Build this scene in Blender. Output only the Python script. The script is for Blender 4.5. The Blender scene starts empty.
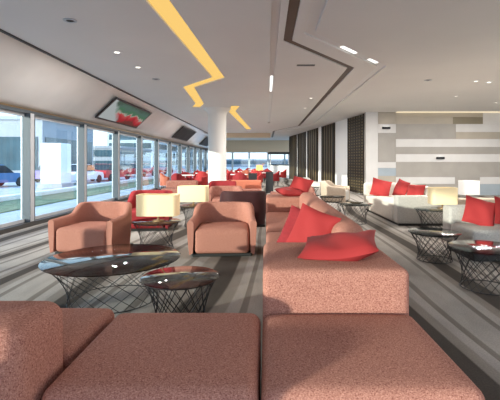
import bpy, bmesh, math, random
from mathutils import Vector, Matrix
random.seed(7)
S = bpy.context.scene
C = S.collection
PI = math.pi

# ------------------------------------------------------------------ materials
def new_mat(name):
    m = bpy.data.materials.new(name); m.use_nodes = True
    nt = m.node_tree; nt.nodes.clear()
    out = nt.nodes.new('ShaderNodeOutputMaterial')
    return m, nt, out

def mat(name, col, rough=.5, metal=0., spec=.5, var=0., vscale=4., bump=0., bscale=60.):
    m, nt, out = new_mat(name)
    b = nt.nodes.new('ShaderNodeBsdfPrincipled')
    b.inputs['Base Color'].default_value = (*col, 1)
    b.inputs['Roughness'].default_value = rough
    b.inputs['Metallic'].default_value = metal
    b.inputs['Specular IOR Level'].default_value = spec
    nt.links.new(b.outputs[0], out.inputs[0])
    tc = nt.nodes.new('ShaderNodeTexCoord')
    if var > 0:
        n = nt.nodes.new('ShaderNodeTexNoise'); n.inputs['Scale'].default_value = vscale
        n.inputs['Detail'].default_value = 3
        r = nt.nodes.new('ShaderNodeValToRGB')
        r.color_ramp.elements[0].position = .3; r.color_ramp.elements[1].position = .7
        r.color_ramp.elements[0].color = (*[c * (1 - var) for c in col], 1)
        r.color_ramp.elements[1].color = (*[min(1, c * (1 + var)) for c in col], 1)
        nt.links.new(tc.outputs['Object'], n.inputs['Vector'])
        nt.links.new(n.outputs['Fac'], r.inputs[0]); nt.links.new(r.outputs[0], b.inputs['Base Color'])
    if bump > 0:
        n2 = nt.nodes.new('ShaderNodeTexNoise'); n2.inputs['Scale'].default_value = bscale
        bp = nt.nodes.new('ShaderNodeBump'); bp.inputs['Strength'].default_value = bump
        bp.inputs['Distance'].default_value = .01
        nt.links.new(tc.outputs['Object'], n2.inputs['Vector'])
        nt.links.new(n2.outputs['Fac'], bp.inputs['Height']); nt.links.new(bp.outputs[0], b.inputs['Normal'])
    return m

def tweed(name, dark, light, scale=110., lo=.36, hi=.64):
    """woven fabric: crossed fine threads of two tones"""
    m, nt, out = new_mat(name)
    b = nt.nodes.new('ShaderNodeBsdfPrincipled'); b.inputs['Roughness'].default_value = .85
    b.inputs['Specular IOR Level'].default_value = .08
    b.inputs['Sheen Weight'].default_value = .0
    nt.links.new(b.outputs[0], out.inputs[0])
    tc = nt.nodes.new('ShaderNodeTexCoord')
    fac = []
    for sc in ((1, .25, .25), (.25, 1, .3), (.3, .3, 1)):
        mp = nt.nodes.new('ShaderNodeMapping'); mp.inputs['Scale'].default_value = sc
        n = nt.nodes.new('ShaderNodeTexNoise'); n.inputs['Scale'].default_value = scale
        n.inputs['Detail'].default_value = 2
        nt.links.new(tc.outputs['Object'], mp.inputs[0]); nt.links.new(mp.outputs[0], n.inputs['Vector'])
        fac.append(n)
    a1 = nt.nodes.new('ShaderNodeMath'); a1.operation = 'ADD'
    a2 = nt.nodes.new('ShaderNodeMath'); a2.operation = 'ADD'
    dv = nt.nodes.new('ShaderNodeMath'); dv.operation = 'DIVIDE'; dv.inputs[1].default_value = 3
    nt.links.new(fac[0].outputs['Fac'], a1.inputs[0]); nt.links.new(fac[1].outputs['Fac'], a1.inputs[1])
    nt.links.new(a1.outputs[0], a2.inputs[0]); nt.links.new(fac[2].outputs['Fac'], a2.inputs[1])
    nt.links.new(a2.outputs[0], dv.inputs[0])
    r = nt.nodes.new('ShaderNodeValToRGB')
    r.color_ramp.elements[0].position = lo; r.color_ramp.elements[1].position = hi
    r.color_ramp.elements[0].color = (*dark, 1); r.color_ramp.elements[1].color = (*light, 1)
    nt.links.new(dv.outputs[0], r.inputs[0]); nt.links.new(r.outputs[0], b.inputs['Base Color'])
    bp = nt.nodes.new('ShaderNodeBump'); bp.inputs['Strength'].default_value = .5; bp.inputs['Distance'].default_value = .004
    nt.links.new(dv.outputs[0], bp.inputs['Height']); nt.links.new(bp.outputs[0], b.inputs['Normal'])
    return m

def emit(name, col, strength):
    m, nt, out = new_mat(name)
    e = nt.nodes.new('ShaderNodeEmission'); e.inputs[0].default_value = (*col, 1); e.inputs[1].default_value = strength
    nt.links.new(e.outputs[0], out.inputs[0]); return m

def shade_mat(name, col, glow, strength):
    """lit translucent lamp shade"""
    m, nt, out = new_mat(name)
    b = nt.nodes.new('ShaderNodeBsdfPrincipled'); b.inputs['Base Color'].default_value = (*col, 1)
    b.inputs['Roughness'].default_value = .8
    b.inputs['Emission Color'].default_value = (*glow, 1); b.inputs['Emission Strength'].default_value = strength
    nt.links.new(b.outputs[0], out.inputs[0]); return m

def glass(name, tint, refl_rough=.02, ior=1.5, boost=0.):
    m, nt, out = new_mat(name)
    t = nt.nodes.new('ShaderNodeBsdfTransparent'); t.inputs[0].default_value = (*tint, 1)
    g = nt.nodes.new('ShaderNodeBsdfGlossy'); g.inputs['Roughness'].default_value = refl_rough
    # Schlick reflectance, the same from either side of the pane
    ge = nt.nodes.new('ShaderNodeNewGeometry')
    dp = nt.nodes.new('ShaderNodeVectorMath'); dp.operation = 'DOT_PRODUCT'
    nt.links.new(ge.outputs['Normal'], dp.inputs[0]); nt.links.new(ge.outputs['Incoming'], dp.inputs[1])
    def mth(op, x, y=None):
        q = nt.nodes.new('ShaderNodeMath'); q.operation = op; q.use_clamp = op != 'POWER'
        for i, v in enumerate((x, y)):
            if v is None: continue
            if isinstance(v, (int, float)): q.inputs[i].default_value = v
            else: nt.links.new(v, q.inputs[i])
        return q.outputs[0]
    r0 = ((ior - 1) / (ior + 1)) ** 2 + boost
    k = mth('POWER', mth('SUBTRACT', 1., mth('ABSOLUTE', dp.outputs['Value'])), 5.)
    fac = mth('ADD', mth('MULTIPLY', k, 1 - r0), r0)
    mx = nt.nodes.new('ShaderNodeMixShader')
    nt.links.new(fac, mx.inputs[0])
    nt.links.new(t.outputs[0], mx.inputs[1]); nt.links.new(g.outputs[0], mx.inputs[2])
    nt.links.new(mx.outputs[0], out.inputs[0]); return m

def carpet_mat():
    m, nt, out = new_mat('carpet')
    b = nt.nodes.new('ShaderNodeBsdfPrincipled'); b.inputs['Roughness'].default_value = .95
    b.inputs['Specular IOR Level'].default_value = .15
    nt.links.new(b.outputs[0], out.inputs[0])
    tc = nt.nodes.new('ShaderNodeTexCoord')
    def noise(scale, vec, detail=2):
        mp = nt.nodes.new('ShaderNodeMapping'); mp.inputs['Scale'].default_value = vec
        n = nt.nodes.new('ShaderNodeTexNoise'); n.inputs['Scale'].default_value = scale; n.inputs['Detail'].default_value = detail
        nt.links.new(tc.outputs['Object'], mp.inputs[0]); nt.links.new(mp.outputs[0], n.inputs['Vector']); return n
    # flowing bands along the length of the room
    mp = nt.nodes.new('ShaderNodeMapping'); mp.inputs['Scale'].default_value = (1, .32, 1); mp.inputs['Rotation'].default_value = (0, 0, .16)
    w = nt.nodes.new('ShaderNodeTexWave'); w.inputs['Scale'].default_value = .34; w.inputs['Distortion'].default_value = 7.0
    w.inputs['Detail'].default_value = 1.5; w.inputs['Detail Scale'].default_value = .9
    nt.links.new(tc.outputs['Object'], mp.inputs[0]); nt.links.new(mp.outputs[0], w.inputs['Vector'])
    r = nt.nodes.new('ShaderNodeValToRGB'); r.color_ramp.interpolation = 'LINEAR'
    e = r.color_ramp.elements
    e[0].position = 0; e[0].color = (.06, .05, .042, 1)
    e[1].position = 1; e[1].color = (.34, .315, .285, 1)
    for p, c in ((.07, (.06, .05, .042)), (.10, (.21, .185, .16)), (.30, (.23, .205, .18)), (.34, (.31, .285, .26)), (.62, (.34, .315, .285)), (.65, (.18, .158, .138)), (.80, (.205, .182, .16)), (.83, (.34, .315, .285))):
        x = e.new(p); x.color = (*c, 1)
    nt.links.new(w.outputs['Color'], r.inputs[0])
    f = noise(90, (1, 1, 1)); f2 = noise(9, (1, .3, 1))
    mx = nt.nodes.new('ShaderNodeMixRGB'); mx.blend_type = 'OVERLAY'; mx.inputs[0].default_value = .35
    nt.links.new(r.outputs[0], mx.inputs[1]); nt.links.new(f.outputs['Fac'], mx.inputs[2])
    mx2 = nt.nodes.new('ShaderNodeMixRGB'); mx2.blend_type = 'OVERLAY'; mx2.inputs[0].default_value = .2
    nt.links.new(mx.outputs[0], mx2.inputs[1]); nt.links.new(f2.outputs['Fac'], mx2.inputs[2])
    nt.links.new(mx2.outputs[0], b.inputs['Base Color'])
    return m

M = {
 'ceiling': mat('ceiling_paint', (.74, .725, .70), .75, var=.02, vscale=.8),
 'soffit': mat('soffit_panel', (.70, .68, .66), .24, spec=.5, var=.10, vscale=.7),
 'carpet': carpet_mat(),
 'white': mat('white_paint', (.74, .74, .73), .5),
 'column': mat('column_plaster', (.78, .77, .74), .45),
 'dark_trim': mat('dark_trim', (.045, .042, .04), .5),
 'brown': mat('bronze_strip', (.085, .05, .028), .5),
 'alu': mat('anodised_aluminium', (.52, .54, .57), .42, metal=.25),
 'alu_dark': mat('dark_gasket', (.06, .075, .09), .5),
 'pane': glass('window_glass', (.86, .94, .97), boost=.05),
 'salmon': tweed('salmon_tweed', (.17, .047, .035), (.58, .285, .21), 450),
 'salmon_far': tweed('salmon_cloth', (.24, .085, .065), (.42, .205, .16), 70),
 'red': mat('red_cushion_cloth', (.33, .028, .028), .8, spec=.25, bump=.2, bscale=220),
 'dred': mat('crimson_cloth', (.25, .02, .024), .8, spec=.25, var=.1, vscale=40),
 'maroon': mat('maroon_cloth_shaded', (.035, .008, .009), .75, spec=.3, var=.1, vscale=40),  # shade on the turned-away chair's back put into the cloth colour
 'rust': mat('rust_cloth', (.45, .14, .085), .8, spec=.25, var=.1, vscale=40),
 'grey_cloth': tweed('pale_grey_cloth', (.33, .31, .285), (.54, .51, .475), 150),
 'cream_cloth': tweed('cream_cloth', (.46, .42, .37), (.64, .59, .53), 120),
 'tan_cloth': tweed('tan_cloth', (.33, .26, .20), (.47, .39, .31), 90),
 'black': mat('black_steel', (.018, .018, .02), .45, metal=.3),
 'plinth': mat('black_plinth', (.015, .014, .013), .6),
 'top': glass('smoked_glass', (.42, .46, .48), ior=1.45, boost=.0),
 'brass': mat('dull_bronze', (.22, .15, .08), .4, metal=.7),
 'shade': shade_mat('lit_lamp_shade', (.70, .58, .37), (1., .74, .36), .10),
 'shade_white': shade_mat('white_lamp_shade', (.70, .71, .71), (1., .95, .86), .08),
 'led': emit('warm_led_strip', (1.0, .64, .19), .41),
 'led_edge': emit('cream_led_strip', (1.0, .84, .58), .42),
 'slot': emit('white_slot_light', (1., .97, .92), .75),
 'diffuser': emit('downlight_diffuser', (1., .93, .82), 2.2),
 'lattice': mat('dark_bronze_slat', (.024, .018, .012), .5, spec=.2),
 'panel_gold': mat('bronze_panel', (.13, .095, .045), .5, metal=.2),
 'bulkhead': mat('tan_bulkhead', (.70, .57, .40), .7),
 'stone_grey': mat('stone_grey', (.37, .345, .315), .45, var=.06, vscale=2),
 'stone_tan': mat('stone_tan', (.45, .40, .33), .45, var=.06, vscale=2),
 'stone_olive': mat('stone_olive', (.25, .215, .15), .45, var=.06, vscale=2),
 'stone_white': mat('stone_white', (.68, .665, .65), .4, var=.04, vscale=2),
 'stone_blue': mat('stone_blue_grey', (.36, .42, .47), .3, var=.06, vscale=2),
 'table_white': mat('white_laminate', (.75, .74, .72), .4),
 'orange': shade_mat('orange_lamp_shade', (.85, .38, .12), (1., .42, .12), .8),
 # outside
 'asphalt': mat('asphalt', (.50, .52, .54), .85, var=.1, vscale=.5),
 'grass': mat('grass', (.15, .20, .11), .9, var=.3, vscale=3),
 'bld_glass': mat('dark_teal_glazing', (.03, .075, .10), .15, spec=.7, var=.3, vscale=.6),
 'bld_grey': mat('grey_cladding', (.30, .33, .37), .6),
 'bld_white': mat('white_cladding', (.86, .86, .85), .6),
 'bld_pale': mat('pale_blue_cladding', (.48, .56, .62), .6),
 'car_red': mat('red_car_paint', (.48, .03, .03), .3), 'car_white': mat('white_car_paint', (.82, .82, .82), .3),
 'car_violet': mat('violet_car_paint', (.24, .18, .48), .3), 'car_blue': mat('blue_car_paint', (.06, .16, .35), .3),
 'tyre': mat('tyre_rubber', (.02, .02, .02), .8), 'car_glass': mat('car_glass', (.03, .04, .05), .1),
 'bark': mat('bark', (.10, .07, .05), .9), 'leaf': mat('leaf', (.06, .12, .05), .8, var=.35, vscale=6),
}

def screen_mat():
    """display picture: pale triangle on the left, green leaves above, red flowers below, all soft blobs"""
    m, nt, out = new_mat('display_picture')
    e = nt.nodes.new('ShaderNodeEmission'); e.inputs[1].default_value = .28
    tc = nt.nodes.new('ShaderNodeTexCoord')
    n = nt.nodes.new('ShaderNodeTexNoise'); n.inputs['Scale'].default_value = 2.3; n.inputs['Detail'].default_value = 3
    nt.links.new(tc.outputs['Object'], n.inputs['Vector'])
    sx = nt.nodes.new('ShaderNodeSeparateXYZ'); nt.links.new(tc.outputs['Generated'], sx.inputs[0])
    # Generated: y along the length (0 = near end), z up the slope
    def math_(op, a, b_):
        q = nt.nodes.new('ShaderNodeMath'); q.operation = op
        for i, v in enumerate((a, b_)):
            if isinstance(v, (int, float)): q.inputs[i].default_value = v
            else: nt.links.new(v, q.inputs[i])
        return q.outputs[0]
    nz = math_('MULTIPLY', math_('SUBTRACT', n.outputs['Fac'], .5), .9)
    h = math_('ADD', sx.outputs['Z'], nz)
    r = nt.nodes.new('ShaderNodeValToRGB'); r.color_ramp.interpolation = 'EASE'
    el = r.color_ramp.elements
    el[0].position = .0; el[0].color = (.20, .06, .05, 1)
    el[1].position = 1; el[1].color = (.10, .14, .11, 1)
    for p, c in ((.2, (.5, .04, .05)), (.42, (.62, .10, .10)), (.5, (.5, .45, .38)), (.6, (.10, .22, .13)), (.8, (.12, .2, .16))):
        x = el.new(p); x.color = (*c, 1)
    nt.links.new(h, r.inputs[0])
    k = math_('ADD', sx.outputs['Y'], math_('MULTIPLY', sx.outputs['Z'], .35))
    k = math_('ADD', k, math_('MULTIPLY', nz, .3))
    r2 = nt.nodes.new('ShaderNodeValToRGB'); r2.color_ramp.elements[0].position = .36; r2.color_ramp.elements[1].position = .44
    nt.links.new(k, r2.inputs[0])
    mx = nt.nodes.new('ShaderNodeMixRGB'); mx.inputs[1].default_value = (.52, .56, .56, 1)
    nt.links.new(r2.outputs[0], mx.inputs[0]); nt.links.new(r.outputs[0], mx.inputs[2])
    nt.links.new(mx.outputs[0], e.inputs[0]); nt.links.new(e.outputs[0], out.inputs[0])
    return m
M['screen'] = screen_mat()
M['screen_dark'] = mat('dark_display', (.014, .013, .012), .6, var=.8, vscale=3, spec=.2)

# ------------------------------------------------------------------ mesh helpers
class MB:
    def __init__(s): s.bm = bmesh.new()
    def merge(s, bm2, mtx=None):
        if mtx is not None: bmesh.ops.transform(bm2, matrix=mtx, verts=bm2.verts)
        me = bpy.data.meshes.new('tmp'); bm2.to_mesh(me); bm2.free(); s.bm.from_mesh(me); bpy.data.meshes.remove(me)
        return s
    def box(s, x0, x1, y0, y1, z0, z1, r=0., seg=3, mtx=None):
        b = bmesh.new(); bmesh.ops.create_cube(b, size=1)
        for v in b.verts:
            v.co = Vector(((x0 + x1) / 2 + v.co.x * (x1 - x0), (y0 + y1) / 2 + v.co.y * (y1 - y0), (z0 + z1) / 2 + v.co.z * (z1 - z0)))
        if r > 0: bmesh.ops.bevel(b, geom=b.edges[:], offset=r, segments=seg, profile=.5, affect='EDGES')
        return s.merge(b, mtx)
    def tube(s, pts, r, seg=6, closed=False):
        b = bmesh.new(); rings = []; n = len(pts); P = [Vector(p) for p in pts]
        for i, p in enumerate(P):
            if closed: d = P[(i + 1) % n] - P[i - 1]
            else: d = P[min(i + 1, n - 1)] - P[max(i - 1, 0)]
            d.normalize(); u = d.orthogonal() if abs(d.z) > .95 else d.cross(Vector((0, 0, 1))); u.normalize(); w = d.cross(u)
            rings.append([b.verts.new(p + u * r * math.cos(2 * PI * k / seg) + w * r * math.sin(2 * PI * k / seg)) for k in range(seg)])
        for i in range(n if closed else n - 1):
            A, B = rings[i], rings[(i + 1) % n]
            for k in range(seg): b.faces.new((A[k], A[(k + 1) % seg], B[(k + 1) % seg], B[k]))
        if not closed:
            b.faces.new(rings[0][::-1]); b.faces.new(rings[-1])
        return s.merge(b)
    def lathe(s, prof, seg=32, at=(0, 0, 0), cap=True):
        b = bmesh.new(); rings = []
        for (r, z) in prof:
            rings.append([b.verts.new((at[0] + r * math.cos(2 * PI * k / seg), at[1] + r * math.sin(2 * PI * k / seg), at[2] + z)) for k in range(seg)])
        for i in range(len(rings) - 1):
            A, B = rings[i], rings[i + 1]
            for k in range(seg): b.faces.new((A[k], A[(k + 1) % seg], B[(k + 1) % seg], B[k]))
        if cap: b.faces.new(rings[0][::-1]); b.faces.new(rings[-1])
        return s.merge(b)
    def prism(s, pts, z0, z1):
        b = bmesh.new(); lo = [b.verts.new((x, y, z0)) for x, y in pts]; hi = [b.verts.new((x, y, z1)) for x, y in pts]
        n = len(pts); b.faces.new(lo[::-1]); b.faces.new(hi)
        for i in range(n): b.faces.new((lo[i], lo[(i + 1) % n], hi[(i + 1) % n], hi[i]))
        return s.merge(b)
    def extrude_y(s, pts, y0, y1):
        b = bmesh.new(); lo = [b.verts.new((x, y0, z)) for x, z in pts]; hi = [b.verts.new((x, y1, z)) for x, z in pts]
        n = len(pts); b.faces.new(lo); b.faces.new(hi[::-1])
        for i in range(n): b.faces.new((lo[i], hi[i], hi[(i + 1) % n], lo[(i + 1) % n]))
        return s.merge(b)
    def build(s, name, m, parent=None, smooth=False):
        bmesh.ops.recalc_face_normals(s.bm, faces=s.bm.faces)
        me = bpy.data.meshes.new(name); s.bm.to_mesh(me); s.bm.free()
        for f in me.polygons: f.use_smooth = smooth
        if m is not None: me.materials.append(m)
        o = bpy.data.objects.new(name, me); C.objects.link(o)
        if parent is not None: o.parent = parent
        if smooth:
            try: me.set_sharp_from_angle(angle=math.radians(50))
            except Exception: pass
        return o

def thing(name, label, cat, loc=(0, 0, 0), rotz=0, group=None):
    o = bpy.data.objects.new(name, None); C.objects.link(o); o.empty_display_size = .1
    o.location = loc; o.rotation_euler = (0, 0, rotz); o['label'] = label; o['category'] = cat
    if group: o['group'] = group
    return o
def tag(o, label, cat, group=None, kind=None):
    o['label'] = label; o['category'] = cat
    if group: o['group'] = group
    if kind: o['kind'] = kind
    return o
def struct(o): o['kind'] = 'structure'; return o
def dup(root, loc, rotz, label, group=None):
    r = root.copy(); C.objects.link(r); r.location = loc; r.rotation_euler = (0, 0, rotz); r['label'] = label
    if group: r['group'] = group
    for ch in list(root.children):
        c = ch.copy(); C.objects.link(c); c.parent = r
        for g in list(ch.children):
            d = g.copy(); C.objects.link(d); d.parent = c
    return r

CZ = 3.25                                    # ceiling height
GZ = -.30                                    # ground outside
WX = -4.88                                   # plane of the window facade

# ------------------------------------------------------------------ room shell
struct(MB().box(-5.05, 12, -4, 36.4, -.3, 0).build('floor', M['carpet']))

def strip_poly(pts, w):
    """outline of a ribbon of width w along a polyline, mitred"""
    P = [Vector((x, y)) for x, y in pts]; L, R = [], []
    for i, p in enumerate(P):
        ds = []
        if i > 0: ds.append((P[i] - P[i - 1]).normalized())
        if i < len(P) - 1: ds.append((P[i + 1] - P[i]).normalized())
        ns = [Vector((-d.y, d.x)) for d in ds]
        n = sum(ns, Vector((0, 0)))
        n.normalize(); k = 1 / max(.35, n.dot(ns[0]))
        L.append(p + n * w / 2 * k); R.append(p - n * w / 2 * k)
    return L, R
def ribbon(mb, pts, w, z0, z1):
    L, R = strip_poly(pts, w)
    for i in range(len(pts) - 1):
        mb.prism([tuple(L[i]), tuple(R[i]), tuple(R[i + 1]), tuple(L[i + 1])], z0, z1)
    return mb
def ribbon_solid(pts, w, z0, z1):
    L, R = strip_poly(pts, w)
    return MB().prism([tuple(p) for p in L] + [tuple(p) for p in R[::-1]], z0, z1)

YEL = [(-1.30, .6), (-1.33, 4.4), (-1.10, 9.25), (-2.02, 10.45), (-2.22, 13.4), (-2.5, 14.3)]
YEL2 = [(-1.05, 13.9), (-1.32, 15.4), (-1.02, 24.0)]
BRN = [(.35, -2.0), (.35, 6.45), (1.76, 8.3), (1.78, 21.6), (.50, 25.2), (.49, 32.0)]
OUT = [(.66, -2.0), (.66, 6.05), (2.36, 8.15), (2.37, 21.5), (1.2, 25.0)]
SLOT = [(.12, -2.0), (.14, 20.0)]
cutters = [ribbon_solid(YEL, .29, 3.2, 3.33), ribbon_solid(YEL2, .30, 3.2, 3.33), ribbon_solid(BRN, .14, 3.2, 3.29),
           ribbon_solid(OUT, .17, 3.2, 3.31), ribbon_solid(SLOT, .11, 3.2, 3.30)]
ceil = MB().prism([(-3.9, -2.8), (11.99, -2.8), (11.99, 15.9), (4.1, 15.9), (4.1, 36.4), (-3.9, 36.4)], CZ, CZ + .3).build('ceiling', M['ceiling'])
for i, cb in enumerate(cutters):
    co = cb.build('cutter', None)
    md = ceil.modifiers.new('cut', 'BOOLEAN'); md.object = co; md.operation = 'DIFFERENCE'; md.solver = 'EXACT'
    dg = bpy.context.evaluated_depsgraph_get()
    me = bpy.data.meshes.new_from_object(ceil.evaluated_get(dg))
    ceil.modifiers.clear(); ceil.data = me
    bpy.data.objects.remove(co)
struct(ceil)
o = ribbon_solid(BRN, .13, 3.268, 3.285).build('trim_1', M['brown']); struct(o)
tag(ribbon_solid(YEL, .28, 3.275, 3.29).build('ceiling_light_strip', M['led']),
    'yellow zigzag light strip recessed in the ceiling, running from the front to the round column', 'ceiling light')
tag(ribbon_solid(YEL2, .29, 3.275, 3.29).build('ceiling_light_strip', M['led']),
    'short yellow light strip recessed in the ceiling to the right of the round column', 'ceiling light')
o = ribbon_solid(SLOT, .10, 3.285, 3.295).build('trim_7', M['white']); struct(o)
tag(ribbon_solid([(.131, 9.2), (.133, 11.2)], .06, 3.275, 3.284).build('ceiling_slot_light', M['slot']),
    'short lit bar in the long straight white slot along the middle of the ceiling', 'ceiling light')
o = ribbon_solid(OUT, .16, 3.28, 3.30).build('trim_2', M['white']); struct(o)
# spots set in the pale outer groove of the zigzag
for (x0, y0, x1, y1, lab) in ((1.30, 6.84, 1.62, 7.24, 'short lit bar in the pale ceiling groove, on its first slanting run'),
                         (1.98, 7.68, 2.2, 7.95, 'short lit bar in the pale ceiling groove, beside its sharp right corner')):
    tag(ribbon_solid([(x0, y0), (x1, y1)], .07, 3.265, 3.279).build('ceiling_slot_light', M['slot']), lab, 'ceiling light', 'lit bars in the ceiling groove')

# sloping soffit between window heads and ceiling, gently curved
prof = []
for t in [i / 8 for i in range(9)]:
    prof.append((-4.88 + .98 * t + .03 * math.sin(PI * t), 2.36 + .92 * t - .03 * math.sin(PI * t)))
o = MB().extrude_y(prof + [(-3.9, 3.5), (-5.1, 3.5), (-5.1, 2.36)], -4, 36.4).build('wall_left', M['soffit'], smooth=True); struct(o)
struct(MB().box(-3.93, -3.885, -2.8, 36.4, 3.225, 3.262).build('gap_shadow_strip', M['dark_trim']))  # dark strip paints in the shadow of the gap at the ceiling edge
struct(MB().box(-5.02, -4.80, -4, 36.4, 2.28, 2.362).build('trim_4', M['alu_dark']))
struct(MB().box(-4.835, -4.79, -4, 36.4, 2.345, 2.375).build('trim_5', M['brass']))
struct(MB().box(-5.0, -4.74, -4, 36.4, 0, .085).build('baseboard_left', M['dark_trim']))

# windows: one bay each, pane + mullion
ys = [8.17 + 2.4 * k for k in range(-5, 12)]
for i in range(len(ys)):
    y = ys[i]; y1 = ys[i + 1] if i + 1 < len(ys) else 36.2
    w = bpy.data.objects.new('window_%d' % (i + 1), None); C.objects.link(w); w.location = (WX, y, 0); struct(w)
    L = y1 - y
    MB().box(-.09, .11, -.075, .075, .085, 2.29, .008, 1).build('mullion', M['alu'], w)
    for q in (-1, 1): MB().box(-.05, .115, min(q * .0751, q * .085), max(q * .0751, q * .085), .085, 2.29).build('gasket', M['alu_dark'], w)
    MB().box(-.05, .0, .085, L - .085, .085, .15).build('sill', M['alu'], w)
    MB().box(-.05, .0, .085, L - .085, 2.22, 2.28).build('head_rail', M['alu'], w)
    MB().box(-.03, -.02, .085, L - .085, .15, 2.22).build('pane', M['pane'], w)

# far end wall: tan bulkhead over a band of windows
struct(MB().box(-5.05, 4.1, 36.0, 36.3, 2.2, 3.25).build('wall_back', M['bulkhead']))
struct(MB().box(-5.05, 4.1, 36.0, 36.3, 0, .55).build('baseboard_back', M['white']))
xs = [-4.9, -3.1, -1.6, .1, 1.6, 4.05]
for i in range(5):
    w = bpy.data.objects.new('window_%d' % (len(ys) + 1 + i), None); C.objects.link(w); w.location = (xs[i], 36.1, .55); struct(w)
    L = xs[i + 1] - xs[i]
    MB().box(0, .16, -.06, .06, 0, 1.65).build('mullion', M['bld_pale'], w); MB().box(.161, L, -.05, .05, 0, .06).build('sill', M['bld_pale'], w); MB().box(.161, L, -.05, .05, 1.59, 1.65).build('head_rail', M['bld_pale'], w)
    MB().box(.16, L, -.01, .01, .06, 1.59).build('pane', M['pane'], w)
# stepped tan ceiling drop before the far end
struct(MB().box(-3.85, .3, 27.0, 27.4, 2.95, 3.25).build('trim_6', M['bulkhead']))

# slanting right wall with dark louvre panels
A = Vector((3.98, 15.6)); B = Vector((1.8, 30.5)); D = (B - A).normalized(); ang = math.atan2(D.y, D.x); LEN = (B - A).length
o = MB().box(0, LEN, -.25, 0, 0, CZ).build('wall_right', M['white']); o.location = (A.x, A.y, 0); o.rotation_euler = (0, 0, ang); struct(o)
def s_of(y): return (y - A.y) / D.y
def panel(y0, y1, label, kind):
    t = thing('louvre_panel', label, 'wall panel', (A.x + D.x * s_of(y0), A.y + D.y * s_of(y0), 0), ang, 'dark panels on the slanting wall')
    L = s_of(y1) - s_of(y0)
    MB().box(0, L, .004, .02, .02, CZ - .02).build('backing', M['panel_gold'], t)
    for q in (0, L - .07): MB().box(q, q + .07, .021, .06, 0, CZ - .02).build('side_post', M['lattice'], t)
    sl = MB()
    if kind == 'lattice':
        n = 26
        for k in range(n):
            z = .06 + k * (CZ - .14) / n; sl.box(.071, L - .071, .025, .055, z, z + .06)
        for k in range(1, 6):
            x = .07 + (L - .14) * k / 6; sl.box(x - .02, x + .02, .026, .05, .02, CZ - .03)
    else:
        for k in range(5):
            x = .07 + (L - .14) * (k + .5) / 5; sl.box(x - .09, x + .09, .021, .05, .02, CZ - .03)
    sl.build('slats', M['lattice'], t)
panel(15.92, 17.75, 'dark lattice screen panel next to the pale stone wall, nearest of the wall panels', 'lattice')
panel(19.6, 21.8, 'dark slatted wall panel after the wide white gap, second from the stone wall', 'slat')
panel(22.6, 24.9, 'dark slatted wall panel in the middle of the slanting wall, third from the stone wall', 'slat')
panel(25.4, 27.6, 'dark slatted wall panel second from the far end of the slanting wall', 'slat')
panel(28.0, 30.4, 'dark slatted wall panel at the far end of the slanting wall', 'slat')

# stone wall facing the camera: coursed blocks
def wx(px): return (px - 266) * 15.6 / 400
def wz(py): return 1.3 + (162 - py) * 15.6 / 400
blocks = [
 (366, 378, 112, 196, 'stone_white'), (378, 396, 112, 124, 'stone_tan'), (373.9, 374, 0, 0, None),
 (378, 396, 124, 133, 'stone_white'), (378, 396, 133, 162, 'stone_grey'), (378, 396, 162, 168, 'stone_white'), (378, 396, 168, 176, 'stone_blue'), (378, 396, 176, 196, 'stone_tan'),  # upper white block paints in the beam of the wall light
 (396, 483, 112, 117, 'stone_tan'), (396, 453, 117, 124, 'stone_tan'), (453, 483, 117, 124, 'stone_olive'), (483, 580, 112, 124, 'stone_white'),
 (396, 456, 124, 139, 'stone_grey'), (456, 580, 124, 132, 'stone_white'), (456, 580, 132, 139, 'stone_tan'),
 (396, 520, 139, 147, 'stone_white'), (520, 580, 139, 147, 'stone_grey'), (396, 580, 147, 154, 'stone_grey'),
 (396, 580, 154, 162, 'stone_white'), (396, 580, 162, 177, 'stone_grey'),  # white course also carries the lower wall light's painted beam
 (396, 455, 177, 184, 'stone_white'), (455, 480, 177, 184, 'stone_grey'), (480, 580, 177, 184, 'stone_white'), (396, 480, 184, 196, 'stone_grey'), (480, 580, 184, 196, 'stone_blue'),
]
keys = ['stone_grey', 'stone_tan', 'stone_olive', 'stone_white', 'stone_blue']
mb = MB(); idx = []
for (a, b, c, d, k) in blocks:
    if k is None: continue
    n0 = len(mb.bm.faces); z0 = 0 if d == 196 else wz(d); z1 = CZ if c == 112 else wz(c)
    mb.box(wx(a) + .004, min(wx(b) - .004, 11.98), 15.6, 15.85, z0 + .003, z1 - .003)
    mb.bm.faces.ensure_lookup_table()
    for f in mb.bm.faces[n0:]: f.material_index = keys.index(k)
mb.box(wx(366), 11.98, 15.625, 15.86, 0, CZ)
o = mb.build('wall_stone', None)
for k in keys: o.data.materials.append(M[k])
struct(o)
# lit cove above the stone wall and two small wall lights
tag(MB().box(wx(396), 11.97, 15.40, 15.56, 3.215, 3.245).build('cove_light', M['led_edge']), 'cream light strip along the top of the stone wall', 'wall light')
def wall_light(px, py, label):
    t = thing('wall_light', label, 'wall light', (wx(px), 15.6, wz(py)), 0, 'black lights on the stone wall')
    MB().box(-.16, .16, -.07, -.001, -.045, .045, .01, 1).build('housing', M['black'], t)
    MB().box(-.13, .13, -.06, -.015, .046, .052).build('diffuser', M['slot'], t)
wall_light(386, 128, 'small black wall light high up on the left end of the stone wall')
wall_light(440, 158, 'small black wall light on a white band in the middle of the stone wall')

# the side wall closing the lounge on the right, outside the picture
struct(MB().box(12, 12.2, -2.8, 15.86, 0, 3.55).build('wall_side', M['white']))
# column
t = thing('column', 'round white column reaching the ceiling in the middle of the lounge', 'column', (-1.78, 14.6, 0))
MB().lathe([(.33, 0.0), (.33, 3.0), (.36, 3.1), (.45, 3.18), (.5, 3.249)], 40).build('shaft', M['column'], t, True)
MB().lathe([(.345, .001), (.345, .12), (.331, .12)], 40, cap=False).build('base_ring', M['alu'], t, True)

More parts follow.
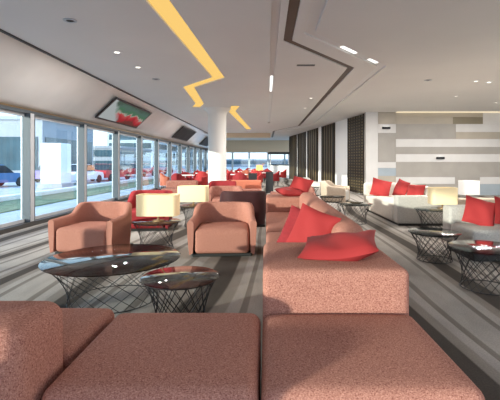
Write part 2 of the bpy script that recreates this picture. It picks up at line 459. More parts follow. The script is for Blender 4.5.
# downlights
def downlight(px, py, lit, label):
    Y = 780 / (162 - py); X = (px - 266) * Y / 400
    t = thing('downlight', label, 'ceiling light', (X, Y, CZ), 0, 'downlights and vents in the ceiling')
    MB().lathe([(.05, -.002), (.085, -.002), (.09, -.012), (.055, -.014)], 20, cap=False).build('rim', M['white'] if lit else M['alu'], t, True)
    MB().lathe([(.001, -.006), (.05, -.006)], 20, cap=False).build('diffuser', M['diffuser'] if lit else M['dark_trim'], t)
dls = [(117, 52, 1, 'lit round downlight left of the yellow strip, second from the front'), (70, 20, 0, 'dark round ceiling speaker near the dark ceiling edge, nearest the front'),
       (138, 67, 1, 'lit round downlight left of the yellow strip, third from the front'), (156, 79, 0, 'dark round ceiling speaker beside the first corner of the yellow strip'),
       (305, 108, 1, 'lit round downlight inside the dark zigzag, near its far end'), (311, 98, 1, 'lit round downlight inside the dark zigzag, in its middle'),
       (456, 96, 1, 'lit round downlight above the middle of the stone wall'), (489, 82, 1, 'lit round downlight at the right edge, nearest the front'), (476, 81, 1, 'lit round downlight just left of the nearest right-hand one'),
       (496, 102.5, 1, 'lit round downlight close to the right end of the stone wall'), (428, 80, 0, 'dark round ceiling speaker above the left part of the stone wall')]
for a in dls: downlight(*a)
o = MB().box(.62, .98, 8.0, 8.09, CZ - .012, CZ - .001).build('air_vent', M['dark_trim']); tag(o, 'dark slim air vent in the ceiling inside the brown zigzag', 'vent')

# slope displays above the windows
sl_ang = math.atan2(.92, .98)
def display(y0, y1, label, m):
    t = thing('display_screen', label, 'screen', (-4.36, y0, 2.82), 0, 'screens on the slope above the windows')
    # local frame: y along room, slope in XZ
    n = Vector((math.sin(sl_ang), 0, -math.cos(sl_ang))); u = Vector((math.cos(sl_ang), 0, math.sin(sl_ang)))
    rot = Matrix(((u.x, 0, n.x, 0), (0, 1, 0, 0), (u.z, 0, n.z, 0), (0, 0, 0, 1)))
    L = y1 - y0; hw = .40
    MB().box(-hw, hw, 0, L, .055, .085, .006, 1, rot).build('casing', M['black'], t)
    MB().box(-hw + .055, hw - .055, .09, L - .09, .0855, .089, 0, 1, rot).build('picture', m, t)
    for q in (.3, L - .4): MB().box(-.05, .05, q, q + .1, -.06, .054, 0, 1, rot).build('bracket', M['black'], t)
display(10.75, 14.15, 'large display with a picture of red flowers and leaves, nearest of the slope screens', M['screen'])
display(19.5, 23.2, 'dark display on the slope above the windows, second from the front', M['screen_dark'])
display(27.4, 31.0, 'dark display on the slope above the windows, just left of the column', M['screen_dark'])

# ------------------------------------------------------------------ soft furniture
def slab(w, x0, x1, y0, y1, z0, z1, r, crown=0., seg=4):
    """upholstered block: rounded box with a slightly crowned top"""
    b = bmesh.new(); bmesh.ops.create_cube(b, size=1)
    for v in b.verts:
        v.co = Vector(((x0 + x1) / 2 + v.co.x * (x1 - x0), (y0 + y1) / 2 + v.co.y * (y1 - y0), (z0 + z1) / 2 + v.co.z * (z1 - z0)))
    bmesh.ops.subdivide_edges(b, edges=b.edges[:], cuts=6, use_grid_fill=True)
    cx, cy, cz = (x0 + x1) / 2, (y0 + y1) / 2, (z0 + z1) / 2
    hx, hy, hz = (x1 - x0) / 2, (y1 - y0) / 2, (z1 - z0) / 2
    b.free(); b = bmesh.new(); N = 14
    # own grid: a rounded box by clamping and re-inflating
    def ring(t):    # positions biased towards the rounded borders
        return t
    bmesh.ops.create_cube(b, size=2); bmesh.ops.subdivide_edges(b, edges=b.edges[:], cuts=N, use_grid_fill=True)
    for v in b.verts:
        p = []
        for c, h in zip(v.co, (hx, hy, hz)):
            # spacing: put about a third of the rows in each rounded edge
            s = 1 if c >= 0 else -1; a = abs(c); k = .55
            p.append(s * ((a / k) * (h - r) if a < k else (h - r) + r * ((a - k) / (1 - k))))
        q = Vector([max(-(h - r), min(h - r, c)) for c, h in zip(p, (hx, hy, hz))])
        d = Vector(p) - q
        if d.length > 1e-9:
            m_ = max(abs(d.x), abs(d.y), abs(d.z)); d = d.normalized() * m_
        co = q + d
        top = max(0, (co.z / hz))
        co.z += crown * top * max(0, 1 - (co.x / hx) ** 4) * max(0, 1 - (co.y / hy) ** 4)
        v.co = co + Vector((cx, cy, cz))
    return w.merge(b)

def pillow(name, label, loc, rot, size, m, thick=.14, group='red throw pillows', cat='pillow', sag=0.):
    n = 14; b = bmesh.new(); gr = {}
    for s in (1, -1):
        for i in range(n + 1):
            for j in range(n + 1):
                u, v = 2 * i / n - 1, 2 * j / n - 1
                edge = i in (0, n) or j in (0, n)
                if s == -1 and edge: gr[(s, i, j)] = gr[(1, i, j)]; continue
                h = (max(0, 1 - u * u) * max(0, 1 - v * v)) ** .42
                k = 1 - .07 * (1 - u * u if abs(v) > abs(u) else 1 - v * v) * max(abs(u), abs(v)) ** 3
                gr[(s, i, j)] = b.verts.new((u * size / 2 * k, v * size / 2 * k, s * thick / 2 * h + .012 * math.sin(5 * u + 3 * v) * h - sag * (1 - u * u)))
    for s in (1, -1):
        for i in range(n):
            for j in range(n):
                q = [gr[(s, i, j)], gr[(s, i + 1, j)], gr[(s, i + 1, j + 1)], gr[(s, i, j + 1)]]
                b.faces.new(q if s == 1 else q[::-1])
    w = MB(); w.merge(b); o = w.build(name, m, None, True)
    o.location = loc; o.rotation_euler = rot
    return tag(o, label, cat, group)

def sofa(name, label, cat, loc, rotz, spec, group=None):
    t = thing(name, label, cat, loc, rotz, group)
    for (pname, m, dims, r, crown) in spec:
        w = MB(); slab(w, *dims, r, crown); w.build(pname, m, t, True)
    return t
sm = M['salmon']; PL = M['plinth']
# front row, from the left
sofa('sofa_module', 'salmon tweed sofa unit with a thick low back at the left bottom corner', 'sofa', (-1.42, 1.43, 0), 0, [
    ('plinth', PL, (-.44, .44, .05, .98, 0, .06), .01, 0),
    ('seat', sm, (-.48, .515, .40, 1.00, .06, .425), .05, .008),
    ('backrest', sm, (-.48, .525, 0, .395, .06, .69), .08, .0)], 'salmon sofa units')
sofa('sofa_module', 'salmon tweed backless sofa seat at the bottom centre of the picture', 'sofa', (-.47, 1.5, 0), 0, [
    ('plinth', PL, (-.40, .40, .06, .82, 0, .06), .01, 0),
    ('seat', sm, (-.41, .44, .02, .86, .06, .425), .06, .012)], 'salmon sofa units')
sofa('sofa_module', 'salmon tweed sofa unit with a broad sunlit raised block behind, bottom right', 'sofa', (.415, 1.5, 0), 0, [
    ('plinth', PL, (-.41, .41, .06, 1.65, 0, .06), .01, 0),
    ('seat', sm, (-.435, .445, .02, .85, .06, .42), .06, .012),
    ('raised_block', sm, (-.435, .44, .855, 1.70, .06, .665), .045, .0)], 'salmon sofa units')
# unseen unit added left of the camera to shade the front seats
sofa('sofa_module', 'unseen salmon tweed sofa unit added left of the camera to shade the seats', 'sofa', (-1.9, .02, 0), 0, [
    ('plinth', PL, (-.85, .83, .05, .80, 0, .06), .01, 0),
    ('seat', sm, (-.88, .88, 0, .58, .06, .42), .05, .008),
    ('backrest', sm, (-.88, .90, .585, .88, .06, .715), .06, .0)], 'salmon sofa units')
# long sofa going back
sofa('long_sofa', 'long salmon tweed sofa running back behind the raised block of the bottom right unit', 'sofa', (0, 3.22, 0), 0, [
    ('plinth', PL, (.05, .82, .04, 4.65, 0, .06), .01, 0),
    ('seat', sm, (.0, .565, 0, 1.85, .06, .42), .045, .008),
    ('seat', sm, (.0, .565, 1.86, 3.84, .06, .42), .045, .008),
    ('backrest', sm, (.575, .86, .16, 3.84, .06, .775), .12, .0),
    ('raised_block', sm, (0, .90, 3.85, 4.72, .06, .665), .05, .0)])
pillow('throw_pillow', 'large red pillow lying slumped on top of the nearest raised salmon block',
       (.51, 2.79, .735), (math.radians(5), math.radians(-8), math.radians(-14)), .52, M['red'], .15, sag=.035)
pillow('throw_pillow', 'large red pillow leaning upright against the back of the long salmon sofa',
       (.425, 3.66, .665), (math.radians(70), math.radians(16), math.radians(-36)), .42, M['red'], .15)
pillow('throw_pillow', 'darker red pillow half hidden behind the upright one on the long salmon sofa',
       (.34, 3.84, .64), (math.radians(66), math.radians(12), math.radians(-36)), .42, M['dred'], .14)
pillow('throw_pillow', 'red pillow lying on the far raised block of the long salmon sofa, left of two',
       (.44, 7.55, .735), (math.radians(8), math.radians(4), math.radians(20)), .46, M['red'], .15)
pillow('throw_pillow', 'red pillow standing on the far raised block of the long salmon sofa, right of two',
       (.66, 7.72, .83), (math.radians(50), math.radians(12), math.radians(-25)), .42, M['red'], .15)
# second long sofa beyond
sofa('long_sofa', 'far salmon sofa standing beyond the long sofa with the red pillows', 'sofa', (.12, 9.0, 0), 0, [
    ('plinth', PL, (.05, .97, .04, 3.0, 0, .06), .01, 0),
    ('seat', M['salmon_far'], (0, .77, .29, 3.0, .06, .42), .05, .008),
    ('arm', M['salmon_far'], (0, 1.02, 0, .28, .06, .60), .05, 0),
    ('backrest', M['salmon_far'], (.78, 1.02, .29, 3.0, .06, .72), .07, 0)])

# ------------------------------------------------------------------ armchairs
def armchair(name, label, loc, rotz, m_shell, m_seat, group, w=.92, d=.86, hb=.68, ha=.50):
    t = thing(name, label, 'armchair', loc, rotz, group)
    # U-shaped shell around the seat, opening towards -y
    n = 40; thick = .085; b = bmesh.new(); rings = []
    hw, r = w / 2, .30
    path = []
    def add(p, nx): path.append((p, nx))
    segs = [((-hw, 0), (-hw * .97, d - r))]
    for i in range(9): f = i / 8; add(Vector((-hw + .02 * f, f * (d - r))), Vector((-1, 0)))
    for i in range(1, 9): a = PI - i / 8 * PI / 2; add(Vector((-hw + .02 + r + r * math.cos(a), d - r + r * math.sin(a))), Vector((math.cos(a), math.sin(a))))
    for i in range(1, 7): f = i / 7; add(Vector((-hw + .02 + r + f * (w - .04 - 2 * r), d)), Vector((0, 1)))
    for i in range(0, 9): a = PI / 2 - i / 8 * PI / 2; add(Vector((hw - .02 - r + r * math.cos(a), d - r + r * math.sin(a))), Vector((math.cos(a), math.sin(a))))
    for i in range(1, 9): f = i / 8; add(Vector((hw - .02 + .02 * f, (1 - f) * (d - r))), Vector((1, 0)))
    for (p, nv) in path:
        f = max(0, min(1, p.y / d)); k = max(0, min(1, (f - .52) / .30)); k = k * k * (3 - 2 * k)
        h = ha + .05 * f + (hb - ha - .05 * f) * k
        tk = thick + .02 * k
        pr = []
        for (off, z) in ((-.03, .035), (-.012, .30 * h), (0, .65 * h), (.004, h - .035), (-.012, h - .008), (-tk / 2, h), (-tk + .012, h - .010), (-tk, h - .04), (-tk, .6 * h), (-tk + .01, .06)):
            q = p + nv * (off - .0)
            pr.append(b.verts.new((q.x, q.y, z)))
        rings.append(pr)
    for i in range(len(rings) - 1):
        P, Q = rings[i], rings[i + 1]; L = len(P)
        for k in range(L): b.faces.new((P[k], P[(k + 1) % L], Q[(k + 1) % L], Q[k]))
    b.faces.new(rings[0]); b.faces.new(rings[-1][::-1])
    MB().merge(b).build('shell', m_shell, t, True)
    s = MB(); slab(s, -hw + .095, hw - .095, .0, d - .12, .045, .375, .055, .02); s.build('seat_cushion', m_seat, t, True)
    p = MB(); p.box(-hw + .06, hw - .06, .05, d - .08, 0, .044, .01, 1); p.build('plinth', PL, t)
    return t
ac = armchair('armchair', 'salmon tub armchair by the windows, left of the glowing table lamp', (-2.56, 5.5, 0), math.radians(-7), sm, sm, 'salmon armchairs', w=.94)
dup(ac, (-.60, 5.45, 0), math.radians(3), 'salmon tub armchair right of the glowing table lamp, facing the camera')
rc = armchair('armchair', 'crimson tub armchair directly behind the nearest glowing lamp', (-2.28, 7.5, 0), math.radians(4), M['dred'], M['dred'], 'crimson armchairs', hb=.72)
armchair('armchair', 'shade-darkened maroon tub armchair turned away, behind the right salmon armchair', (-.52, 8.75, 0), PI + .1, M['maroon'], M['maroon'], 'maroon armchairs', w=.98, hb=.72)
armchair('armchair', 'pinkish tub armchair just left of the dark maroon one', (-1.0, 10.0, 0), .1, M['salmon_far'], M['salmon_far'], 'pink armchairs', hb=.66)
dup(rc, (-1.45, 11.6, 0), -.2, 'crimson tub armchair behind the second glowing lamp')
sofa('bench_sofa', 'brown-pink low sofa behind the crimson armchair, right of the column', 'sofa', (-.55, 12.6, 0), .03, [
    ('plinth', PL, (-.6, .4, .05, .8, 0, .06), .01, 0), ('seat', M['salmon_far'], (-.62, .42, 0, .62, .06, .42), .05, .01), ('backrest', M['rust'], (-.62, .42, .63, .85, .06, .70), .06, 0)])
sofa('bench_sofa', 'pale pink low sofa by the windows behind the second lamp', 'sofa', (-2.75, 13.2, 0), 0, [
    ('plinth', PL, (-.7, .35, .05, .8, 0, .06), .01, 0), ('seat', M['salmon_far'], (-.72, .37, 0, .62, .06, .42), .05, .01), ('backrest', M['salmon_far'], (-.72, .37, .63, .85, .06, .66), .06, 0)])

# ------------------------------------------------------------------ wire tables and lamps
def wire_table(name, label, loc, rt, rb, h, rods=22, group='round wire tables', twist=1.25, rr=.0034):
    t = thing(name, label, 'table', loc, 0, group)
    MB().lathe([(.001, h - .012), (rt - .004, h - .012), (rt, h - .008), (rt, h - .003), (rt - .004, h), (.001, h)], 48, cap=False).build('glass_top', M['top'], t, True)
    zt = h - .02; wt = rt * .92
    f = MB()
    for k in range(rods):
        a = 2 * PI * k / rods
        for s in (1, -1):
            p0 = (wt * math.cos(a), wt * math.sin(a), zt); p1 = (rb * math.cos(a + s * twist), rb * math.sin(a + s * twist), .012)
            f.tube([p0, p1], rr, 5)
    f.build('wire_cage', M['black'], t)
    for (r, z) in ((wt, zt), (rb, .012)):
        MB().tube([(r * math.cos(2 * PI * k / 40), r * math.sin(2 * PI * k / 40), z) for k in range(40)], rr * 1.7, 6, True).build('ring', M['black'], t, True)
    return t
wire_table('coffee_table', 'large low round table with smoked glass top in front of the left armchair', (-1.44, 3.78, 0), .62, .40, .40, 18, twist=1.0, rr=.0028)
wire_table('coffee_table', 'smaller round wire coffee table right of the large one, near the front seats', (-.655, 3.06, 0), .295, .20, .43, 16)
w1 = wire_table('side_table', 'wire side table between the salmon armchairs, carrying the nearest glowing lamp', (-1.64, 5.98, 0), .36, .25, .42, 18)
dup(w1, (-1.40, 8.1, 0), .2, 'wire side table under the second glowing lamp')
dup(w1, (3.17, 7.55, 0), .1, 'wire side table in front of the grey sofa arm, under a cream lamp')
dup(w1, (4.92, 9.75, 0), .3, 'wire side table under the white lamp by the stone wall')
wire_table('coffee_table', 'round wire coffee table on the pale carpet, left of the near grey sofa', (2.23, 5.3, 0), .33, .22, .38, 18)
wire_table('coffee_table', 'round wire coffee table at the right edge of the picture, nearest the front', (2.27, 4.12, 0), .36, .25, .43, 18)

def lamp(label, loc, rotz, m, w=.60, d=.30, z0=.09, z1=.40, watt=6, group='table lamps'):
    t = thing('table_lamp', label, 'lamp', loc, rotz, group)
    MB().lathe([(.001, .001), (.09, .001), (.09, .015), (.02, .022), (.014, .03), (.014, z0 + .12), (.001, z0 + .12)], 24, cap=False).build('base', M['brass'], t, True)
    s = MB(); b = bmesh.new()
    # rounded rectangular open shade with wall thickness
    def loop(inset, z):
        pts = []
        hw, hd, r = w / 2 - inset, d / 2 - inset, .06
        for (sx, sy, a0) in ((1, 1, 0), (-1, 1, PI / 2), (-1, -1, PI), (1, -1, 1.5 * PI)):
            for k in range(5):
                a = a0 + k / 4 * PI / 2; pts.append(b.verts.new((sx * (hw - r) + r * math.cos(a), sy * (hd - r) + r * math.sin(a), z)))
        return pts
    Ls = [loop(0, z0), loop(0, z1), loop(.006, z1), loop(.006, z0)]
    for i in range(4):
        P, Q = Ls[i], Ls[(i + 1) % 4]; n = len(P)
        for k in range(n): b.faces.new((P[k], P[(k + 1) % n], Q[(k + 1) % n], Q[k]))
    s.merge(b); s.build('lamp_shade', m, t, True)
    k = MB()
    for x in (-.14, 0, .14): MB().lathe([(.001, -.035), (.025, -.025), (.035, 0), (.025, .025), (.001, .035)], 12, (x, 0, z0 + .17), cap=False).build('bulb', M['diffuser'], t, True)
    MB().tube([(-.15, 0, z0 + .125), (.15, 0, z0 + .125)], .006, 6).build('bulb_bar', M['brass'], t)
    MB().tube([(-w / 2 + .004, 0, z0 + .05), (w / 2 - .004, 0, z0 + .05)], .004, 6).build('shade_bar', M['brass'], t)
    return t
lp = lamp('glowing rectangular table lamp between the two salmon armchairs', (-1.60, 5.95, .42), 0, M['shade'])
dup(lp, (-1.46, 8.05, .42), 0, 'glowing rectangular table lamp standing farther back, in front of the column')
lamp('cream table lamp on the wire table in front of the grey sofa', (3.33, 7.55, .42), 0, M['shade'], w=.48)
lamp('small white table lamp before the stone wall, right of the cream one', (4.92, 9.7, .42), 0, M['shade_white'], w=.42, d=.30, z0=.09, z1=.43)

# ------------------------------------------------------------------ right-hand group
g = M['grey_cloth']; cr = M['cream_cloth']
sofa('corner_sofa', 'pale grey corner sofa with three red pillows, in front of the stone wall', 'sofa', (2.66, 8.1, 0), 0, [
    ('plinth', PL, (.04, 1.05, .04, 2.75, 0, .05), .01, 0),
    ('arm', g, (0, 1.08, 0, .26, .05, .61), .03, 0),
    ('seat', cr, (-.02, .88, .27, 2.52, .05, .42), .05, .01),
    ('backrest', cr, (.885, 1.10, .27, 2.78, .05, .74), .06, 0),
    ('backrest', cr, (-.02, .88, 2.53, 2.78, .05, .74), .06, 0)])
pillow('throw_pillow', 'red square pillow at the left end of the grey corner sofa', (2.98, 10.38, .62), (math.radians(64), math.radians(14), math.radians(-12)), .50, M['red'], .16)
pillow('throw_pillow', 'red pillow tilted in the corner of the grey sofa, middle of its three', (3.36, 9.95, .63), (math.radians(70), math.radians(12), math.radians(-72)), .46, M['red'], .15)
pillow('throw_pillow', 'red pillow on the grey corner sofa seen just left of the cream lamp', (3.36, 9.0, .60), (math.radians(68), 0, math.radians(-48)), .42, M['red'], .15)
sofa('grey_sofa', 'pale grey sofa cut by the right edge, with two large red pillows', 'sofa', (2.66, 5.15, 0), 0, [
    ('plinth', PL, (.05, 2.2, .06, .85, 0, .14), .01, 0),
    ('seat', g, (.0, 2.2, 0, .64, .14, .42), .05, .01),
    ('backrest', g, (.0, 2.2, .645, .90, .14, .66), .045, 0)])
pillow('throw_pillow', 'large red pillow at the left end of the near grey sofa', (2.98, 5.58, .60), (math.radians(60), math.radians(16), math.radians(-16)), .42, M['red'], .17)
pillow('throw_pillow', 'large red pillow at the right edge of the picture on the near grey sofa', (3.36, 5.50, .60), (math.radians(60), math.radians(12), math.radians(-10)), .42, M['red'], .17)
sofa('low_sofa', 'tan low sofa seen from behind between the near grey sofa and the stone wall', 'sofa', (4.1, 8.55, 0), 0, [
    ('plinth', PL, (.05, 1.9, .04, .8, 0, .05), .01, 0), ('seat', M['tan_cloth'], (0, 1.95, .2, .82, .05, .38), .04, .01), ('backrest', M['tan_cloth'], (0, 1.95, 0, .195, .05, .52), .05, 0)])
armchair('armchair', 'pale grey tub armchair beyond the corner sofa, beside the lattice screen', (2.65, 13.0, 0), 1.2, M['tan_cloth'], g, 'grey armchairs', w=.85)
armchair('armchair', 'pale grey tub armchair beside the white wall gap, farther back', (2.2, 15.6, 0), 1.2, g, g, 'grey armchairs', w=.85)
wire_table('coffee_table', 'round wire coffee table beyond the red pillows of the long sofa', (1.75, 10.6, 0), .34, .24, .40, 16)
wire_table('coffee_table', 'round wire coffee table far back near the slatted panels', (1.55, 14.2, 0), .36, .24, .42, 16)
wire_table('coffee_table', 'round wire coffee table between the far salmon sofa and the corner sofa', (1.9, 8.5, 0), .36, .24, .42, 16)

# ------------------------------------------------------------------ far end of the lounge
def small_chair(label, loc, rotz, m, group):
    t = thing('dining_armchair', label, 'chair', loc, rotz, group)
    hw = .31
    s = MB(); slab(s, -hw + .06, hw - .06, 0, .52, .30, .46, .04, .01); s.build('seat', m, t, True)
    b = MB(); n = 15; bm = bmesh.new(); R = []
    for i in range(n):
        a = -PI * .08 + (PI * 1.16) * i / (n - 1)
        c, sn = math.cos(a), math.sin(a); f = max(0, sn)
        h = .64 + .2 * f ** 1.5
        R.append([bm.verts.new((hw * c * k, .27 + .29 * sn * k, z)) for (k, z) in ((1, .28), (1.03, h - .02), (.96, h), (.86, h - .02), (.84, .30))])
    for i in range(n - 1):
        for k in range(5): bm.faces.new((R[i][k], R[i][(k + 1) % 5], R[i + 1][(k + 1) % 5], R[i + 1][k]))
    bm.faces.new(R[0]); bm.faces.new(R[-1][::-1])
    b.merge(bm); b.build('backrest', m, t, True)
    for sx in (-.22, .22):
        for sy in (.06, .46): MB().tube([(sx, sy, 0), (sx * .92, sy, .305)], .016, 6).build('leg', M['black'], t)
    return t
def far_table(label, loc, group='round white tables'):
    t = thing('pedestal_table', label, 'table', loc, 0, group)
    MB().lathe([(.001, .70), (.40, .70), (.41, .715), (.40, .735), (.001, .735)], 28, cap=False).build('tabletop', M['table_white'], t, True)
    MB().lathe([(.22, 0), (.22, .015), (.03, .03), (.028, .70)], 20).build('pedestal', M['alu'], t, True)
    return t
protos = {k: None for k in ('dred', 'red', 'rust', 'maroon')}
def place_chair(x, y, rz, k, label, group):
    if protos[k] is None: protos[k] = small_chair(label, (x, y, 0), rz, M[k], group)
    else: dup(protos[k], (x, y, 0), rz, label, group)
clusters = [(-3.55, 17.6, 'nearest the windows left of the column'), (-3.3, 21.0, 'left of the column, second row back'), (-3.2, 25.0, 'far behind the column by the windows'),
            (-1.25, 18.6, 'right behind the column'), (-.35, 21.6, 'in the middle of the far dining area'), (-1.3, 24.2, 'far behind the column on its right'),
            (.25, 26.0, 'far back near the slatted panels'), (-.9, 29.5, 'near the far bulkhead'), (-3.2, 31.6, 'before the far windows')]
tab0 = None
names = {'dred': 'crimson', 'red': 'bright red', 'rust': 'rust orange', 'maroon': 'dark maroon'}
for i, (x, y, where) in enumerate(clusters):
    lab = 'small round white table ' + where
    if tab0 is None: tab0 = far_table(lab, (x, y, 0))
    else: dup(tab0, (x, y, 0), 0, lab)
    for j, (da, side, ks) in enumerate(((-.15, 'nearest side', 'dred red rust'), (PI / 2 + .1, 'right side', 'red dred dred'), (PI + .2, 'far side', 'dred red red'), (-PI / 2 + .1, 'left side', 'rust dred red'))):
        k = ks.split()[i % 3]
        a = da                      # chair faces the table; local -y is its front
        # position on a ring round the table
        ang_ = -PI / 2 + da + .25 * (i % 2)
        px_, py_ = x + .80 * math.cos(ang_), y + .80 * math.sin(ang_)
        rz = math.atan2(y - py_, x - px_) + PI / 2
        px_ -= .0; 
        ox, oy = .27 * math.sin(rz), -.27 * math.cos(rz)   # chair origin is its front edge
        place_chair(px_ + ox, py_ + oy, rz, k, '%s chair, %s of the table %s' % (names[k], side, where), 'armchairs in the far dining area')
# orange glowing lamp on a far table
t = thing('table_lamp', 'small orange glowing lamp on a white table in the far dining area', 'lamp', (-.35, 21.6, .735))
MB().lathe([(.09, 0), (.09, .02), (.02, .03), (.02, .16)], 16).build('base', M['brass'], t, True)
MB().lathe([(.20, .12), (.16, .40), (.155, .40), (.195, .12)], 24, cap=False).build('lamp_shade', M['orange'], t, True)
# far bar with a dark canopy on white posts
t = thing('bar_counter', 'far bar with a thin dark canopy on white posts beside the slatted panels', 'bar', (1.05, 32.4, 0))
MB().box(-.75, .85, -.3, .5, 0, 1.05, .01, 1).build('counter', M['white'], t)
MB().box(-.85, .95, -.4, .6, 1.05, 1.10, .008, 1).build('worktop', M['black'], t)
MB().box(-.9, 1.0, -.45, .7, 1.93, 2.10, .01, 1).build('canopy', M['black'], t)
for x, y in ((-.7, -.3), (.8, -.3), (-.7, .5), (.8, .5)): MB().box(x - .04, x + .04, y - .04, y + .04, 1.10, 1.93).build('post', M['white'], t)
# black upright screens
for x, y, lab in ((-.50, 15.1, 'black upright menu stand right of the column'), (.15, 17.0, 'black upright menu stand farther right, before the red chairs')):
    t = thing('menu_stand', lab, 'stand', (x, y, 0), 0, 'black menu stands')
    MB().box(-.17, .17, -.12, .12, 0, .03, .006, 1).build('base', M['black'], t); MB().box(-.16, .16, -.02, .02, .03, .88, .006, 1).build('board', M['black'], t)

# ------------------------------------------------------------------ outside
struct(MB().box(-120, 60, -60, 160, GZ - .3, GZ - .01).build('ground', M['asphalt']))
tag(MB().box(-10.5, -8.3, 2, 60, GZ - .009, GZ + .03).build('lawn', M['grass']), 'strip of green grass outside along the windows', 'grass', kind='stuff')
tag(MB().box(-10.9, -10.52, 2, 60, GZ - .009, GZ + .22, .02, 1).build('low_wall', M['bld_white']), 'low white kerb wall outside beyond the grass', 'wall')
def building(label, x0, x1, y0, y1, h, wall, rows, name='office_building'):
    t = thing(name, label, 'building', ((x0 + x1) / 2, (y0 + y1) / 2, GZ - .01), 0, 'buildings outside the windows')
    hx, hy = (x1 - x0) / 2, (y1 - y0) / 2
    MB().box(-hx, hx, -hy, hy, 0, h).build('wall', M[wall], t)
    MB().box(-hx - .2, hx + .2, -hy - .2, hy + .2, h + .001, h + .3).build('roof', M['bld_grey'], t)
    for k in range(rows):
        z0 = .9 + k * (h - .6) / rows; z1 = z0 + (h - .6) / rows * .62
        MB().box(hx + .001, hx + .06, -hy + .4, hy - .4, z0, z1).build('window_band', M['bld_glass'], t)
        MB().box(-hx + .4, hx - .4, -hy - .06, -hy - .001, z0, z1).build('window_band', M['bld_glass'], t)
building('long low dark glazed terminal outside the nearest window', -60, -44, 40, 74, 2.6, 'bld_grey', 2)
building('grey ribbed block outside behind the white pylon', -23.5, -19, 34, 44, 5.2, 'bld_grey', 1)
building('low dark glazed building outside the third window', -27, -19, 52, 66, 3.4, 'bld_grey', 2)
building('tall teal glazed building outside the fourth window', -31, -22, 78, 98, 9.0, 'bld_pale', 5)
building('dark glazed building outside the farther windows', -27, -16, 104, 124, 8.5, 'bld_pale', 4)
building('wide grey terminal seen through the far end windows', -25, 12, 128, 136, 2.2, 'bld_grey', 1)
t = thing('sign_pylon', 'tall blank white pylon outside the second window', 'sign', (-12.9, 24.6, GZ - .01))
MB().box(-.75, .75, -.75, .75, 0, .3, .02, 1).build('base', M['bld_grey'], t); MB().box(-.62, .62, -.62, .62, .3, 2.75, .03, 1).build('panel', M['bld_white'], t)
def car(label, x, y, rz, m):
    t = thing('car', label, 'car', (x, y, GZ - .01), rz, 'cars parked outside')
    MB().extrude_y([(-2.1, .3), (2.1, .3), (2.15, .55), (2.0, .8), (1.1, .9), (-1.95, .92), (-2.15, .7)], -.85, .85).build('body', M[m], t)
    MB().extrude_y([(-1.7, .921), (1.0, .905), (.35, 1.38), (-1.2, 1.42)], -.72, .72).build('cabin', M['car_glass'], t)
    MB().extrude_y([(-1.25, 1.421), (.35, 1.40), (.25, 1.44), (-1.1, 1.46)], -.70, .70).build('roof', M[m], t)
    for sx in (-1.35, 1.35):
        for sy in (-.84, .84):
            w = MB(); w.lathe([(.001, -.09), (.28, -.09), (.31, -.05), (.31, .05), (.28, .09), (.001, .09)], 18, cap=False)
            o = w.build('wheel', M['tyre'], t, True); o.rotation_euler = (PI / 2, 0, 0); o.location = (sx, sy, .31)
    return t
car('blue car parked outside the nearest window', -17.5, 25.5, 1.3, 'car_blue')
car('violet car parked outside left of the white pylon', -17.2, 33.2, 1.4, 'car_violet')
car('white car parked outside right of the white pylon', -14.0, 30.0, 1.5, 'car_white')
car('red car parked outside the third window', -13.6, 35, 1.4, 'car_red')
car('red car parked outside the fourth window', -14.0, 45, 1.5, 'car_red')
car('red car parked outside the fifth window', -14.0, 54, 1.5, 'car_red')

# ------------------------------------------------------------------ light
w = bpy.data.worlds.new('sky'); S.world = w; w.use_nodes = True
nt = w.node_tree; nt.nodes.clear()
ow = nt.nodes.new('ShaderNodeOutputWorld'); bg = nt.nodes.new('ShaderNodeBackground'); bg.inputs[1].default_value = 1.3
tc = nt.nodes.new('ShaderNodeTexCoord'); sx = nt.nodes.new('ShaderNodeSeparateXYZ'); nt.links.new(tc.outputs['Generated'], sx.inputs[0])
r = nt.nodes.new('ShaderNodeValToRGB'); e = r.color_ramp.elements
e[0].position = 0; e[0].color = (.55, .57, .60, 1)
e[1].position = 1; e[1].color = (.30, .52, .88, 1)
for p, c in ((.02, (.70, .80, .88)), (.2, (.62, .78, .93)), (.5, (.42, .63, .92))):
    x = e.new(p); x.color = (*c, 1)
nt.links.new(sx.outputs['Z'], r.inputs[0])
n = nt.nodes.new('ShaderNodeTexNoise'); n.inputs['Scale'].default_value = 2.2; n.inputs['Detail'].default_value = 5
mp = nt.nodes.new('ShaderNodeMapping'); mp.inputs['Scale'].default_value = (1, 1, 3)
nt.links.new(tc.outputs['Generated'], mp.inputs[0]); nt.links.new(mp.outputs[0], n.inputs['Vector'])
cr_ = nt.nodes.new('ShaderNodeValToRGB'); cr_.color_ramp.elements[0].position = .48; cr_.color_ramp.elements[1].position = .72
nt.links.new(n.outputs['Fac'], cr_.inputs[0])
mx = nt.nodes.new('ShaderNodeMixRGB'); mx.inputs[2].default_value = (.95, .96, .97, 1)
ml = nt.nodes.new('ShaderNodeMath'); ml.operation = 'MULTIPLY'; ml.inputs[1].default_value = .55
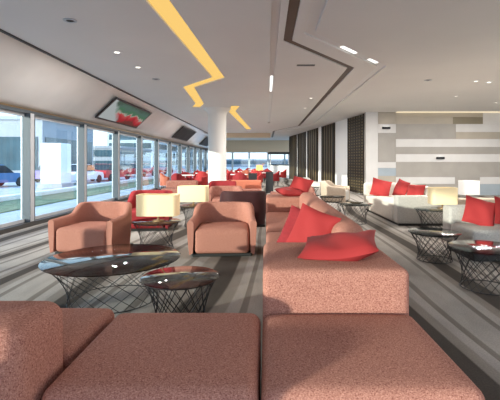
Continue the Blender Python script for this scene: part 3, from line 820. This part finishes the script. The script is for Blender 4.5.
nt.links.new(cr_.outputs[0], ml.inputs[0]); nt.links.new(ml.outputs[0], mx.inputs[0])
nt.links.new(r.outputs[0], mx.inputs[1]); nt.links.new(mx.outputs[0], bg.inputs[0]); nt.links.new(bg.outputs[0], ow.inputs[0])

sd = bpy.data.lights.new('sun', 'SUN'); sd.energy = 3.9; sd.angle = math.radians(1.2); sd.color = (1., .88, .72)
so = bpy.data.objects.new('sun', sd); C.objects.link(so)
dirv = Vector((1.0, .84, -.185)); so.rotation_euler = dirv.to_track_quat('-Z', 'Y').to_euler()

def area(name, loc, sx_, sy_, watt, col, rot=(0, 0, 0)):
    d = bpy.data.lights.new(name, 'AREA'); d.shape = 'RECTANGLE'; d.size = sx_; d.size_y = sy_; d.energy = watt; d.color = col
    o = bpy.data.objects.new(name, d); C.objects.link(o); o.location = loc; o.rotation_euler = rot; return o
for (px, py, lit, _) in dls:
    if lit:
        Y = 780 / (162 - py); X = (px - 266) * Y / 400
        area('downlight_and_fill_lamp', (X, Y, CZ - .02), .12, .12, 30, (1, .96, .90))
for (x, y) in ((-2.4, 18), (-2.4, 23), (-2.4, 28), (0, 18), (0, 23), (0, 28), (1.2, 14), (7, 8), (7, 3), (4.5, 9), (9.5, 6)):  # extra fill lamps added at ceiling height, no fixtures modelled
    area('downlight_and_fill_lamp', (x, y, CZ - .02), .12, .12, 42, (1, .96, .90))

cam = bpy.data.cameras.new('camera'); co = bpy.data.objects.new('camera', cam); C.objects.link(co)
co.location = (0, 0, 1.3); co.rotation_euler = (PI / 2, 0, 0)
cam.sensor_width = 36; cam.sensor_fit = 'HORIZONTAL'; cam.lens = 400 / 500 * 36
cam.shift_x = -(266 - 250) / 500; cam.shift_y = -(200 - 162) / 500
cam.clip_end = 400; cam.clip_start = .05
S.camera = co
S.view_settings.view_transform = 'Standard'; S.view_settings.look = 'None'; S.view_settings.gamma = 1
S.view_settings.use_curve_mapping = False; S.view_settings.exposure = 1.25
S.cycles.use_denoising = True
S.cycles.max_bounces = 8; S.cycles.diffuse_bounces = 5; S.cycles.transparent_max_bounces = 16
